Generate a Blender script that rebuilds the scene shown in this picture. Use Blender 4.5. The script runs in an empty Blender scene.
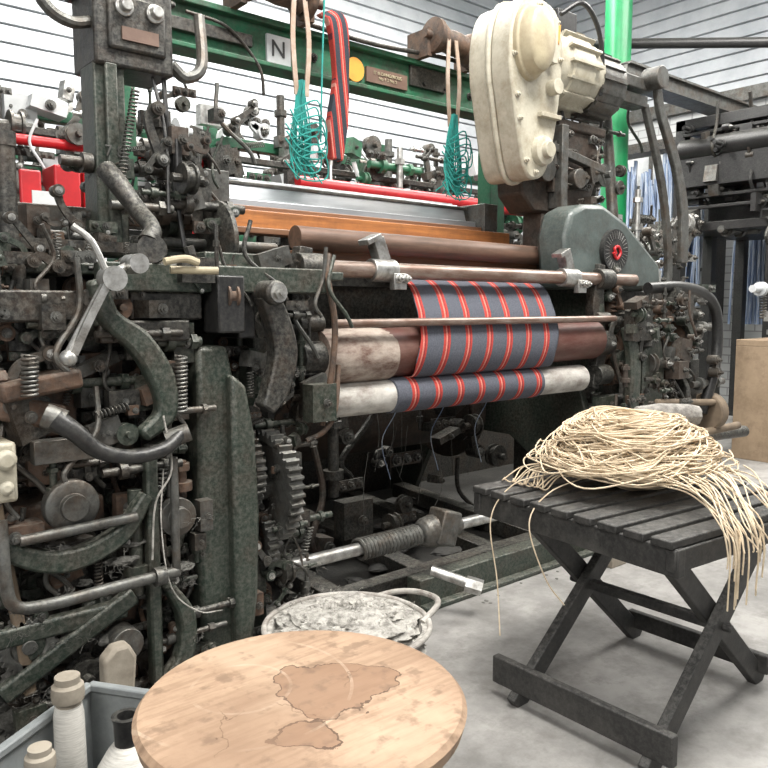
import bpy,bmesh,math,random
from mathutils import Vector as V, Matrix as M, noise
pi=math.pi
scene=bpy.context.scene
# ------------------------------------------------------------ materials
MATS={}
def nn(nt,t,**k):
    n=nt.nodes.new(t)
    for a,b in k.items(): setattr(n,a,b)
    return n
def c4(c): return (c[0],c[1],c[2],1)
def pm(name,c1,c2=None,scale=12,lo=.4,hi=.65,rough=.6,metal=0,bump=.15,dust=0,dustc=(.3,.29,.25),detail=8,stretch=None,emit=0,grime=0,grimec=(.07,.04,.025)):
    m=bpy.data.materials.new(name);m.use_nodes=True;nt=m.node_tree;nt.nodes.clear()
    out=nn(nt,'ShaderNodeOutputMaterial');b=nn(nt,'ShaderNodeBsdfPrincipled');nt.links.new(b.outputs[0],out.inputs[0])
    b.inputs['Roughness'].default_value=rough;b.inputs['Metallic'].default_value=metal
    c2=c2 or tuple(x*.6 for x in c1)
    tc=nn(nt,'ShaderNodeTexCoord');mp=nn(nt,'ShaderNodeMapping');nt.links.new(tc.outputs['Object'],mp.inputs[0])
    if stretch: mp.inputs['Scale'].default_value=stretch
    no=nn(nt,'ShaderNodeTexNoise');no.inputs['Scale'].default_value=scale;no.inputs['Detail'].default_value=detail
    no.inputs['Roughness'].default_value=.7
    nt.links.new(mp.outputs[0],no.inputs['Vector'])
    mr=nn(nt,'ShaderNodeMapRange');mr.inputs[1].default_value=lo;mr.inputs[2].default_value=hi
    nt.links.new(no.outputs[0],mr.inputs[0])
    mx=nn(nt,'ShaderNodeMix',data_type='RGBA');mx.inputs[6].default_value=c4(c1);mx.inputs[7].default_value=c4(c2)
    nt.links.new(mr.outputs[0],mx.inputs[0]);col=mx.outputs[2]
    if grime>0:
        n4=nn(nt,'ShaderNodeTexNoise');n4.inputs['Scale'].default_value=6.5;n4.inputs['Detail'].default_value=10;n4.inputs['Roughness'].default_value=.75
        nt.links.new(tc.outputs['Object'],n4.inputs['Vector'])
        m4=nn(nt,'ShaderNodeMapRange');m4.inputs[1].default_value=.47;m4.inputs[2].default_value=.62;m4.inputs[4].default_value=grime
        nt.links.new(n4.outputs[0],m4.inputs[0])
        x4=nn(nt,'ShaderNodeMix',data_type='RGBA');nt.links.new(m4.outputs[0],x4.inputs[0]);nt.links.new(col,x4.inputs[6]);x4.inputs[7].default_value=c4(grimec);col=x4.outputs[2]
    if dust>0:
        g=nn(nt,'ShaderNodeNewGeometry');sp=nn(nt,'ShaderNodeSeparateXYZ');nt.links.new(g.outputs['Normal'],sp.inputs[0])
        m1=nn(nt,'ShaderNodeMapRange');m1.inputs[1].default_value=-.2;m1.inputs[2].default_value=1.0
        m1.inputs[3].default_value=.2;m1.inputs[4].default_value=1.0
        nt.links.new(sp.outputs[2],m1.inputs[0])
        n2=nn(nt,'ShaderNodeTexNoise');n2.inputs['Scale'].default_value=75;n2.inputs['Detail'].default_value=10;n2.inputs['Roughness'].default_value=.75
        nt.links.new(tc.outputs['Object'],n2.inputs['Vector'])
        m2=nn(nt,'ShaderNodeMapRange');m2.inputs[1].default_value=.42;m2.inputs[2].default_value=.74
        nt.links.new(n2.outputs[0],m2.inputs[0])
        mm=nn(nt,'ShaderNodeMath',operation='MULTIPLY');nt.links.new(m1.outputs[0],mm.inputs[0]);nt.links.new(m2.outputs[0],mm.inputs[1])
        m3=nn(nt,'ShaderNodeMath',operation='MULTIPLY');m3.inputs[1].default_value=dust*1.3;nt.links.new(mm.outputs[0],m3.inputs[0])
        x2=nn(nt,'ShaderNodeMix',data_type='RGBA');nt.links.new(m3.outputs[0],x2.inputs[0]);nt.links.new(col,x2.inputs[6])
        x2.inputs[7].default_value=c4(dustc);col=x2.outputs[2]
        r2=nn(nt,'ShaderNodeMapRange');r2.inputs[3].default_value=max(.15,rough-.15);r2.inputs[4].default_value=min(1,rough+.35)
        nt.links.new(n2.outputs[0],r2.inputs[0]);nt.links.new(r2.outputs[0],b.inputs['Roughness'])
    nt.links.new(col,b.inputs['Base Color'])
    if bump:
        bp=nn(nt,'ShaderNodeBump');bp.inputs['Strength'].default_value=bump;bp.inputs['Distance'].default_value=.01
        nt.links.new(no.outputs[0],bp.inputs['Height']);nt.links.new(bp.outputs[0],b.inputs['Normal'])
    if emit:
        b.inputs['Emission Color'].default_value=c4(c1);b.inputs['Emission Strength'].default_value=emit
    MATS[name]=m
    return m
pm('iron_black',(.012,.012,.012),(.032,.031,.028),22,rough=.34,metal=.25,dust=.85,grime=.7,grimec=(.05,.032,.021),bump=.4)
pm('iron_green',(.013,.026,.018),(.032,.04,.031),18,rough=.32,metal=.1,dust=.85,grime=.75,grimec=(.034,.026,.018),bump=.4)
pm('iron_grey',(.13,.132,.125),(.05,.048,.044),18,rough=.34,metal=.55,dust=.6,grime=.65,grimec=(.085,.055,.036),bump=.4)
pm('steel',(.6,.6,.58),(.26,.25,.23),20,rough=.28,metal=.85,dust=.2,grime=.25)
pm('rust',(.13,.075,.048),(.045,.032,.026),22,rough=.6,metal=.2,dust=.5,bump=.4)
pm('darkrust',(.06,.04,.03),(.022,.02,.017),14,rough=.5,metal=.2,dust=.6,grime=.5,bump=.35)
pm('rustrod',(.2,.125,.095),(.36,.3,.26),9,rough=.32,metal=.5,stretch=(.6,3,3),grime=.3)
pm('breastwood',(.17,.1,.07),(.08,.05,.035),10,rough=.5,stretch=(.3,4,4),grime=.4)
pm('redroller',(.09,.028,.02),(.17,.1,.08),7,.45,.75,rough=.6,stretch=(.6,2,2),bump=.3,grime=.5)
pm('wornwrap',(.38,.32,.27),(.11,.055,.04),9,.42,.64,rough=.8,stretch=(.7,1.5,1.5),bump=.4,grime=.3)
pm('canvas',(.52,.5,.46),(.22,.19,.165),10,.42,.7,rough=.7,stretch=(.8,2,2),grime=.35)
pm('lathewood',(.44,.175,.055),(.22,.085,.033),8,rough=.45,stretch=(.3,3,5),grime=.3)
pm('brownwood',(.16,.075,.04),(.24,.13,.07),8,rough=.5,stretch=(.3,3,5))
pm('alu',(.62,.64,.66),(.4,.42,.44),6,rough=.3,metal=.7,bump=.03,stretch=(.2,2,2))
pm('beamgreen',(.01,.12,.055),(.025,.06,.038),7,.5,.75,rough=.4,dust=.45,grime=.7,grimec=(.035,.035,.025))
pm('pillargreen',(.015,.25,.085),(.012,.16,.06),3,rough=.35,bump=.05)
pm('cream',(.49,.46,.37),(.31,.28,.21),9,.46,.72,rough=.38,dust=.45,dustc=(.14,.12,.085),bump=.06,grime=.5,grimec=(.24,.19,.12))
pm('creamyellow',(.46,.4,.27),(.33,.28,.19),6,rough=.4,dust=.25,dustc=(.16,.14,.1),grime=.35,grimec=(.22,.165,.1))
pm('shroud',(.085,.11,.105),(.05,.065,.062),5,rough=.26,dust=.45,grime=.6,grimec=(.035,.036,.032))
pm('blackpaint',(.01,.01,.011),(.022,.022,.022),5,rough=.28,dust=.3)
pm('redpaint',(.5,.015,.02),(.35,.01,.015),5,rough=.4,bump=.03)
pm('whitepaint',(.62,.63,.63),(.43,.45,.46),4,rough=.6,bump=.05)
pm('slat',(.54,.56,.58),(.4,.425,.45),1.5,rough=.6,bump=.03)
pm('teal',(.02,.3,.26),(.03,.2,.18),30,rough=.8)
pm('leather',(.3,.21,.15),(.42,.34,.28),14,rough=.7)
pm('lint',(.17,.165,.15),(.075,.073,.065),40,rough=1,bump=1)
pm('lintwhite',(.5,.48,.44),(.2,.19,.17),28,.42,.62,rough=1,bump=1)
pm('yarn',(.7,.58,.42),(.48,.38,.26),20,rough=.8,bump=0)
pm('yarnwhite',(.68,.66,.61),(.48,.46,.42),30,rough=.85,stretch=(1,1,12))
pm('yarngrey',(.3,.285,.26),(.14,.13,.12),40,rough=.95,bump=.6)
pm('stoolwood',(.018,.0175,.017),(.06,.057,.052),10,.46,.72,rough=.5,dust=.6,dustc=(.19,.185,.17),bump=.3)
pm('crategrey',(.3,.32,.32),(.2,.215,.22),7,rough=.5)
pm('board',(.34,.25,.165),(.25,.18,.115),4,rough=.7,grime=.3)
pm('paleblock',(.36,.32,.26),(.22,.19,.15),8,rough=.8)
pm('orange',(.7,.32,.05),(.55,.24,.04),6,rough=.5)
pm('plate',(.13,.08,.06),(.18,.12,.09),8,rough=.5)
pm('cardboard',(.2,.15,.1),(.12,.09,.065),8,rough=.8)
pm('signtext',(.04,.04,.04),(.03,.03,.03),5,rough=.6)
pm('blueyarn',(.2,.27,.42),(.55,.6,.66),8,.45,.6,rough=.9,stretch=(1,6,.3))
pm('addedglow',(1,1,1),(1,1,1),1,emit=6,bump=0)  # glow colour of the added overhead panels
pm('concrete',(.37,.358,.34),(.18,.174,.165),2.6,.36,.66,rough=.62,bump=.35,detail=14,grime=.6,grimec=(.16,.152,.14))
pm('underloom_shade_lint',(.035,.034,.032),(.07,.067,.06),7,rough=.6,bump=.5,dust=.5,dustc=(.17,.165,.15))  # dark tone for the painted shade under the loom, also on rail lint
def discmat():
    m=pm('discwood',(.4,.28,.19),(.27,.18,.12),6,.36,.72,rough=.65,bump=.25)
    nt=m.node_tree;b=[n for n in nt.nodes if n.type=='BSDF_PRINCIPLED'][0]
    b.inputs['Specular IOR Level'].default_value=.25
    col=b.inputs['Base Color'].links[0].from_socket
    tc=nn(nt,'ShaderNodeTexCoord')
    def noise_(sc,det=8,st=None):
        n=nn(nt,'ShaderNodeTexNoise');n.inputs['Scale'].default_value=sc;n.inputs['Detail'].default_value=det
        if st:
            mp=nn(nt,'ShaderNodeMapping');mp.inputs['Scale'].default_value=st;mp.inputs['Rotation'].default_value=(0,0,.7);nt.links.new(tc.outputs['Object'],mp.inputs[0]);nt.links.new(mp.outputs[0],n.inputs['Vector'])
        else: nt.links.new(tc.outputs['Object'],n.inputs['Vector'])
        return n
    def rng(s,a,b_,c=0,d=1):
        r=nn(nt,'ShaderNodeMapRange');r.inputs[1].default_value=a;r.inputs[2].default_value=b_;r.inputs[3].default_value=c;r.inputs[4].default_value=d;nt.links.new(s,r.inputs[0]);return r.outputs[0]
    def mul(a,b_):
        q=nn(nt,'ShaderNodeMath',operation='MULTIPLY');nt.links.new(a,q.inputs[0])
        if isinstance(b_,float): q.inputs[1].default_value=b_
        else: nt.links.new(b_,q.inputs[1])
        return q.outputs[0]
    def mix(f,c,k):
        x=nn(nt,'ShaderNodeMix',data_type='RGBA');nt.links.new(f,x.inputs[0]);nt.links.new(c,x.inputs[6]);x.inputs[7].default_value=c4(k);return x.outputs[2]
    col=mix(rng(noise_(9,10,(1,9,1)).outputs[0],.45,.62,0,.4),col,(.19,.12,.075))
    col=mix(rng(noise_(5,10).outputs[0],.52,.66,0,.4),col,(.46,.35,.25))
    for ctr,lim,amp in(((.735,1.01,.55),.215,.24),((.63,.93,.55),.11,.14)):
        dv=nn(nt,'ShaderNodeVectorMath',operation='DISTANCE');dv.inputs[1].default_value=ctr;nt.links.new(tc.outputs['Object'],dv.inputs[0])
        nz=noise_(9);ad=nn(nt,'ShaderNodeMath',operation='MULTIPLY_ADD');nt.links.new(nz.outputs[0],ad.inputs[0]);ad.inputs[1].default_value=amp;nt.links.new(dv.outputs['Value'],ad.inputs[2])
        patch=rng(ad.outputs[0],lim-.003,lim+.003,1,0)
        col=mix(mul(patch,.75),col,(.2,.115,.07))
        edge=nn(nt,'ShaderNodeMath',operation='COMPARE');nt.links.new(ad.outputs[0],edge.inputs[0]);edge.inputs[1].default_value=lim;edge.inputs[2].default_value=.0022
        col=mix(mul(edge.outputs[0],.8),col,(.05,.027,.016))
    dc=nn(nt,'ShaderNodeVectorMath',operation='DISTANCE');dc.inputs[1].default_value=(.62,1.12,.55);nt.links.new(tc.outputs['Object'],dc.inputs[0])
    for r in(.085,.19):
        cp=nn(nt,'ShaderNodeMath',operation='COMPARE');nt.links.new(dc.outputs['Value'],cp.inputs[0]);cp.inputs[1].default_value=r;cp.inputs[2].default_value=.003
        col=mix(mul(cp.outputs[0],rng(noise_(14).outputs[0],.42,.6,0,.4)),col,(.5,.4,.3))
    col=mix(rng(noise_(3.3).outputs[0],.46,.66,0,.65),col,(.2,.125,.08))
    col=mix(rng(noise_(30,10).outputs[0],.55,.68,0,.6),col,(.14,.09,.06))
    vo=nn(nt,'ShaderNodeTexVoronoi',feature='DISTANCE_TO_EDGE');vo.inputs['Scale'].default_value=3.3
    mx=nn(nt,'ShaderNodeMix',data_type='VECTOR');mx.inputs[0].default_value=.16;nt.links.new(tc.outputs['Object'],mx.inputs[4]);nt.links.new(noise_(11).outputs['Color'],mx.inputs[5])
    nt.links.new(mx.outputs[1],vo.inputs['Vector'])
    col=mix(mul(rng(vo.outputs[0],0,.006,.7,0),rng(noise_(4).outputs[0],.48,.54)),col,(.08,.045,.025))
    nt.links.new(col,b.inputs['Base Color'])
discmat()
def stripes(name,axis,period,off,skew=0,base=(.075,.085,.1),red=(.38,.052,.042),pink=(.5,.22,.18),w=.3):
    m=bpy.data.materials.new(name);m.use_nodes=True;nt=m.node_tree
    b=nt.nodes['Principled BSDF'];b.inputs['Roughness'].default_value=.95;b.inputs['Specular IOR Level'].default_value=.15
    tc=nn(nt,'ShaderNodeTexCoord');sp=nn(nt,'ShaderNodeSeparateXYZ');nt.links.new(tc.outputs['Object'],sp.inputs[0])
    ma=nn(nt,'ShaderNodeMath',operation='MULTIPLY_ADD');nt.links.new(sp.outputs[2],ma.inputs[0]);ma.inputs[1].default_value=skew
    nt.links.new(sp.outputs[axis],ma.inputs[2])
    a2=nn(nt,'ShaderNodeMath',operation='MULTIPLY_ADD');nt.links.new(ma.outputs[0],a2.inputs[0]);a2.inputs[1].default_value=1/period;a2.inputs[2].default_value=off
    fr=nn(nt,'ShaderNodeMath',operation='FRACT');nt.links.new(a2.outputs[0],fr.inputs[0])
    r=nn(nt,'ShaderNodeValToRGB');r.color_ramp.interpolation='CONSTANT';nt.links.new(fr.outputs[0],r.inputs[0])
    e=r.color_ramp.elements;e[0].position=0;e[0].color=c4(base);e[1].position=.5-w/2;e[1].color=c4(red)
    k=w/2
    for p,c in ((.5-k*.25,pink),(.5+k*.1,red),(.5+k*.35,(.12,.03,.04)),(.5+k*.5,red),(.5+k,base)):
        q=e.new(p);q.color=c4(c)
    no=nn(nt,'ShaderNodeTexNoise');no.inputs['Scale'].default_value=180;nt.links.new(tc.outputs['Object'],no.inputs['Vector'])
    mx=nn(nt,'ShaderNodeMix',data_type='RGBA',blend_type='OVERLAY');mx.inputs[0].default_value=.4
    nt.links.new(r.outputs[0],mx.inputs[6]);nt.links.new(no.outputs[0],mx.inputs[7]);nt.links.new(mx.outputs[2],b.inputs['Base Color'])
    MATS[name]=m
stripes('tweed',0,.122,.42,skew=-.24,base=(.09,.096,.115))
stripes('tweedroll',0,.122,.9,skew=-.05,base=(.095,.1,.12))
stripes('tweedhang',0,.05,.1,skew=.12,base=(.04,.045,.055),w=.5)
def brickmat():
    m=bpy.data.materials.new('paintedbrick');m.use_nodes=True;nt=m.node_tree;b=nt.nodes['Principled BSDF'];b.inputs['Roughness'].default_value=.7
    tc=nn(nt,'ShaderNodeTexCoord');sp=nn(nt,'ShaderNodeSeparateXYZ');cb=nn(nt,'ShaderNodeCombineXYZ')
    nt.links.new(tc.outputs['Object'],sp.inputs[0]);nt.links.new(sp.outputs[1],cb.inputs[0]);nt.links.new(sp.outputs[2],cb.inputs[1])
    br=nn(nt,'ShaderNodeTexBrick');br.inputs['Scale'].default_value=1;br.inputs['Brick Width'].default_value=.3;br.inputs['Row Height'].default_value=.1
    br.inputs['Mortar Size'].default_value=.008
    br.inputs['Color1'].default_value=(.6,.61,.6,1);br.inputs['Color2'].default_value=(.48,.49,.49,1);br.inputs['Mortar'].default_value=(.32,.32,.32,1)
    nt.links.new(cb.outputs[0],br.inputs['Vector']);nt.links.new(br.outputs[0],b.inputs['Base Color'])
    MATS['paintedbrick']=m
brickmat()
# ------------------------------------------------------------ mesh helpers
def mk(name,bm,mat,parent=None,bevel=0,ang=35):
    bmesh.ops.recalc_face_normals(bm,faces=bm.faces)
    me=bpy.data.meshes.new(name);bm.to_mesh(me);bm.free()
    me.materials.append(MATS[mat]);me.shade_smooth()
    try: me.set_sharp_from_angle(angle=math.radians(ang))
    except Exception: pass
    o=bpy.data.objects.new(name,me);scene.collection.objects.link(o)
    if parent: o.parent=parent
    if bevel:
        b=o.modifiers.new('bev','BEVEL');b.width=bevel;b.segments=2;b.limit_method='ANGLE';b.angle_limit=math.radians(40)
    return o
def empty(name,loc=(0,0,0)):
    e=bpy.data.objects.new(name,None);scene.collection.objects.link(e);return e
def B(): return bmesh.new()
def box(bm,c,s,rz=0,ry=0,rx=0):
    mt=M.Translation(c)@M.Rotation(rz,4,'Z')@M.Rotation(ry,4,'Y')@M.Rotation(rx,4,'X')@M.Diagonal((s[0],s[1],s[2],1))
    bmesh.ops.create_cube(bm,size=1,matrix=mt)
def bx(bm,x0,x1,y0,y1,z0,z1): box(bm,((x0+x1)/2,(y0+y1)/2,(z0+z1)/2),(x1-x0,y1-y0,z1-z0))
def frame(d):
    d=V(d).normalized();u=V((0,0,1)) if abs(d.z)<.9 else V((0,1,0))
    a=u.cross(d).normalized();b=d.cross(a);return a,b,d
def beam(bm,p0,p1,w,h):
    p0=V(p0);p1=V(p1);a,b,d=frame(p1-p0);L=(p1-p0).length
    m=M((( a.x*w,b.x*h,d.x*L,(p0.x+p1.x)/2),(a.y*w,b.y*h,d.y*L,(p0.y+p1.y)/2),(a.z*w,b.z*h,d.z*L,(p0.z+p1.z)/2),(0,0,0,1)))
    bmesh.ops.create_cube(bm,size=1,matrix=m)
def lathe(bm,p0,p1,prof,seg=24):
    p0=V(p0);p1=V(p1);a,b,d=frame(p1-p0);rings=[]
    for t,r in prof:
        c=p0.lerp(p1,t);rings.append([bm.verts.new(c+(a*math.cos(i*2*pi/seg)+b*math.sin(i*2*pi/seg))*max(r,1e-4)) for i in range(seg)])
    for r0,r1 in zip(rings,rings[1:]):
        for i in range(seg): bm.faces.new((r0[i],r0[(i+1)%seg],r1[(i+1)%seg],r1[i]))
    bm.faces.new(rings[0]);bm.faces.new(rings[-1][::-1])
def cyl(bm,p0,p1,r,r2=None,seg=20): lathe(bm,p0,p1,[(0,r),(1,r if r2 is None else r2)],seg)
def cat(pts,sm):
    if sm<=1 or len(pts)<3: return [V(p) for p in pts]
    P=[V(p) for p in pts];P=[P[0]*2-P[1]]+P+[P[-1]*2-P[-2]];o=[]
    for i in range(1,len(P)-2):
        for k in range(sm):
            t=k/sm;a,b,c,d=P[i-1],P[i],P[i+1],P[i+2]
            o.append(.5*((2*b)+(c-a)*t+(2*a-5*b+4*c-d)*t*t+(3*b-a-3*c+d)*t**3))
    o.append(P[-2]);return o
def sweep(bm,pts,r,seg=10,sm=6,cap=True):
    P=cat(pts,sm);n=len(P);rings=[]
    t0=(P[1]-P[0]).normalized();a=frame(t0)[0]
    for i,p in enumerate(P):
        t=(P[min(i+1,n-1)]-P[max(i-1,0)]).normalized()
        a=(a-t*a.dot(t)).normalized();b=t.cross(a)
        if isinstance(r,(list,tuple)):
            f=i/(n-1)*(len(r)-1);k=min(int(f),len(r)-2);rr=r[k]+(r[k+1]-r[k])*(f-k)
        else: rr=r
        rings.append([bm.verts.new(p+(a*math.cos(j*2*pi/seg)+b*math.sin(j*2*pi/seg))*rr) for j in range(seg)])
    for r0,r1 in zip(rings,rings[1:]):
        for i in range(seg): bm.faces.new((r0[i],r0[(i+1)%seg],r1[(i+1)%seg],r1[i]))
    if cap and seg>2: bm.faces.new(rings[0]);bm.faces.new(rings[-1][::-1])
def ribbon(bm,pts,w,t,up=(0,1,0),sm=6):
    P=cat(pts,sm);n=len(P);up=V(up).normalized();rings=[]
    for i,p in enumerate(P):
        d=(P[min(i+1,n-1)]-P[max(i-1,0)]).normalized();s=d.cross(up).normalized()
        if isinstance(w,(list,tuple)):
            f=i/(n-1)*(len(w)-1);k=min(int(f),len(w)-2);ww=w[k]+(w[k+1]-w[k])*(f-k)
        else: ww=w
        rings.append([bm.verts.new(p+s*ww/2*x+up*t/2*y) for x,y in((1,1),(-1,1),(-1,-1),(1,-1))])
    for r0,r1 in zip(rings,rings[1:]):
        for i in range(4): bm.faces.new((r0[i],r0[(i+1)%4],r1[(i+1)%4],r1[i]))
    bm.faces.new(rings[0]);bm.faces.new(rings[-1][::-1])
def spring(bm,p0,p1,R,turns,r,seg=6):
    p0=V(p0);p1=V(p1);a,b,d=frame(p1-p0);N=int(turns*10);pts=[]
    for i in range(N+1):
        f=i/N;an=f*turns*2*pi;pts.append(p0.lerp(p1,f)+(a*math.cos(an)+b*math.sin(an))*R)
    sweep(bm,pts,r,seg,1)
def gear(bm,c,ax,R,w,teeth,depth=.018):
    c=V(c);a,b,d=frame(ax);n=teeth*4;rg=[]
    for s in(-1,1):
        rr=[]
        for i in range(n):
            r=R if i%4 in(0,1) else R-depth;an=i*2*pi/n;rr.append(bm.verts.new(c+d*w/2*s+(a*math.cos(an)+b*math.sin(an))*r))
        rg.append(rr)
    for i in range(n): bm.faces.new((rg[0][i],rg[0][(i+1)%n],rg[1][(i+1)%n],rg[1][i]))
    for s,rr in zip((-1,1),rg):
        q=[bm.verts.new(c+d*w/2*s+(a*math.cos(i*2*pi/n)+b*math.sin(i*2*pi/n))*(R-depth-.02)) for i in range(n)]
        q2=[bm.verts.new(c+d*w*.2*s+(a*math.cos(i*2*pi/n)+b*math.sin(i*2*pi/n))*(R-depth-.025)) for i in range(n)]
        for i in range(n):
            bm.faces.new((rr[i],rr[(i+1)%n],q[(i+1)%n],q[i]));bm.faces.new((q[i],q[(i+1)%n],q2[(i+1)%n],q2[i]))
        bm.faces.new(q2)
    cyl(bm,c-d*w*.8,c+d*w*.8,R*.25)
def bolt(bm,p,n,r=.012,h=.012):
    n=V(n).normalized();p=V(p);cyl(bm,p,p+n*h*.35,r*1.35,seg=14);cyl(bm,p+n*h*.3,p+n*h,r,seg=6);cyl(bm,p+n*h,p+n*h*1.5,r*.5,seg=8)
def blob(bm,c,s,seed=0,sub=3,amp=.35,fr=3.0):
    mt=M.Translation(c)@M.Diagonal((s[0],s[1],s[2],1))
    r=bmesh.ops.create_icosphere(bm,subdivisions=sub,radius=1,matrix=mt);c=V(c)
    for v in r['verts']:
        d=v.co-c;k=noise.fractal(V((d.x/s[0],d.y/s[1],d.z/s[2]))*fr*.4+V((seed*3.1,seed,0)),.6,2.0,5)
        v.co=c+d*(1+amp*k)
def fuzz(bm,c,s,R,n=14):
    """tuft of lint fibres hanging on the castings"""
    c=V(c)
    for i in range(n):
        p=c+V((R.gauss(0,s),R.gauss(0,s*.4),R.gauss(0,s*.5)))
        q=p+V((R.gauss(0,s*.6),R.gauss(0,s*.3),R.gauss(-s*.2,s*.5)));m_=(p+q)/2+V((R.gauss(0,s*.3),0,R.gauss(0,s*.3)))
        sweep(bm,[p,m_,q],.0007,3,3,False)
def extr(bm,poly,axis,a0,a1):
    def pt(p,a):
        return V((a,p[0],p[1])) if axis=='x' else V((p[0],a,p[1])) if axis=='y' else V((p[0],p[1],a))
    A=[bm.verts.new(pt(p,a0)) for p in poly];C=[bm.verts.new(pt(p,a1)) for p in poly];n=len(poly)
    for i in range(n): bm.faces.new((A[i],A[(i+1)%n],C[(i+1)%n],C[i]))
    bm.faces.new(A);bm.faces.new(C[::-1])
def text(s,loc,size,mat,parent,rot=(pi/2,0,0),ext=.0015,name='lettering'):
    cu=bpy.data.curves.new(name,'FONT');cu.body=s;cu.size=size;cu.extrude=ext;cu.align_x='CENTER';cu.align_y='CENTER'
    o=bpy.data.objects.new(name,cu);scene.collection.objects.link(o);o.location=loc;o.rotation_euler=rot;cu.materials.append(MATS[mat]);o.parent=parent
def clutter(prefix,parent,reg,n,seed,pal=('iron_black','iron_black','iron_green','iron_green','iron_grey','iron_grey','rust'),sc=1.0,lint=.03):
    """small castings, levers, collars, bolts, springs and lint packed in a region of the machine"""
    R=random.Random(seed);bms={}
    def g(m):
        if m not in bms: bms[m]=B()
        return bms[m]
    x0,x1,y0,y1,z0,z1=reg
    for i in range(n):
        p=V((R.uniform(x0,x1),R.uniform(y0,y1),R.uniform(z0,z1)));bm=g(R.choice(pal));k=R.random();s=sc*R.uniform(.6,1.4)
        if k<.2:
            ax=R.choice([V((1,0,0)),V((0,0,1)),V((1,0,0))]);L=s*R.uniform(.1,.3)
            r=s*R.uniform(.007,.018);cyl(bm,p-ax*L/2,p+ax*L/2,r,seg=12);cyl(bm,p-ax*L*.3,p-ax*(L*.3-.025*s),r*1.9,seg=14);cyl(bm,p+ax*L*.25,p+ax*(L*.25+.02*s),r*1.7,seg=6)
        elif k<.4:
            q=p+V((R.uniform(-.1,.1),0,R.uniform(-.14,.14)))*s;mid=(p+q)/2+V((R.uniform(-.04,.04),0,R.uniform(-.04,.04)))*s
            w=.022*s;ribbon(bm,[p,mid,q],[w*1.3,w,w*1.2],.014*s);
            for e in(p,q):
                cyl(bm,e-V((0,.02*s,0)),e+V((0,.02*s,0)),.02*s,seg=14);bolt(g(R.choice(('iron_grey','iron_grey','steel'))),e-V((0,.02*s,0)),(0,-1,0),.009*s,.012*s)
        elif k<.6:
            box(bm,p,(s*R.uniform(.04,.15),s*R.uniform(.03,.08),s*R.uniform(.03,.13)),rz=R.choice([0,0,0,.3]),ry=R.choice([0,0,0,.2,-.3]))
            bolt(g('iron_grey'),p-V((0,.04*s,0)),(0,-1,0),.011*s,.015*s)
        elif k<.69:
            ax=R.choice([V((1,0,0)),V((0,1,0))]);r=.045*s;lathe(bm,p-ax*.02*s,p+ax*.02*s,[(0,r*.35),(0,r),(.2,r),(.25,r*.8),(.75,r*.8),(.8,r),(1,r),(1,r*.3)],18);cyl(bm,p-ax*.05*s,p+ax*.05*s,r*.3,seg=10)
        elif k<.74:
            ax=R.choice([V((0,0,1)),V((.3,0,1)),V((1,0,.2))]);spring(g('iron_grey'),p-ax*.05*s,p+ax*.05*s,.012*s,9,.0026*s,5)
        elif k<.84:
            a=p+V((R.uniform(-.05,.05),R.uniform(-.03,.03),.12))*s;b=p+V((R.uniform(-.12,.12),-.02,-.1))*s
            sweep(bm,[a,p,b,b+V((.03,0,-.05))*s],.008*s,8,5)
        elif k<.84+lint:
            fuzz(g('lint'),p-V((0,.02,0)),.02*s,R,12)
        else:
            for q in range(3): bolt(g('iron_grey'),p+V((q*.035*s,0,0)),(0,-1,0),.011*s,.014*s)
            box(bm,p+V((.035*s,.006,0)),(.11*s,.012,.035*s))
    for k,b in bms.items(): mk(prefix+'_'+k,b,k,parent,bevel=0)

# ------------------------------------------------------------ room shell
bm=B();bx(bm,-5,9.4,-4,7.9,-.1,0);mk('floor',bm,'concrete')
def ridged(name,horizontal,fixed,a0,a1,z0,z1,step,depth,mat):
    bm=B();prof=[];z=z0
    while z<z1-1e-6:
        prof+= [(0,z),(depth,z+.006),(depth*.6,z+step-.012)];z+=step
    prof.append((0,z1));v0=[];v1=[]
    for d,z in prof:
        if horizontal=='x': v0.append(bm.verts.new((a0,fixed-d,z)));v1.append(bm.verts.new((a1,fixed-d,z)))
        else: v0.append(bm.verts.new((fixed-d,a0,z)));v1.append(bm.verts.new((fixed-d,a1,z)))
    for i in range(len(v0)-1): bm.faces.new((v0[i],v1[i],v1[i+1],v0[i+1]))
    if horizontal=='x': bx(bm,a0,a1,fixed,fixed+.1,z0,z1)
    else: bx(bm,fixed,fixed+.1,a0,a1,z0,z1)
    return mk(name,bm,mat,ang=20)
ridged('wall_back','x',7.6,-5,9.3,0,5.6,.16,.05,'slat')
bm=B();bx(bm,9.3,9.4,-4,7.7,0,3.7);mk('wall_right',bm,'paintedbrick')
ridged('wall_right_boarding','y',9.3,-4,7.6,3.7,5.6,.16,.05,'slat')
bm=B();bx(bm,-5,9.4,-4,7.7,5.6,5.7);mk('ceiling',bm,'slat')
bm=B();bx(bm,9.2,9.3,-4,7.55,3.6,3.75);mk('trim_1',bm,'iron_grey')
bm=B();cyl(bm,(6.9,4.6,0),(6.9,4.6,5.6),.13,seg=32);cyl(bm,(6.9,4.6,3.2),(6.9,4.6,3.28),.17,seg=32);cyl(bm,(6.9,4.6,0),(6.9,4.6,.1),.2,seg=32)
mk('cast_iron_column',bm,'pillargreen')
bm=B();bx(bm,6.0,9.2,3.9,4.05,3.15,3.28);bx(bm,6.0,9.2,3.86,4.09,3.27,3.29);bx(bm,6.0,9.2,3.86,4.09,3.14,3.155);mk('ceiling_girder',bm,'iron_grey')
bm=B();cyl(bm,(6.7,5.2,3.9),(9.05,2.5,3.75),.05);mk('overhead_pipe',bm,'blackpaint')
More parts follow.
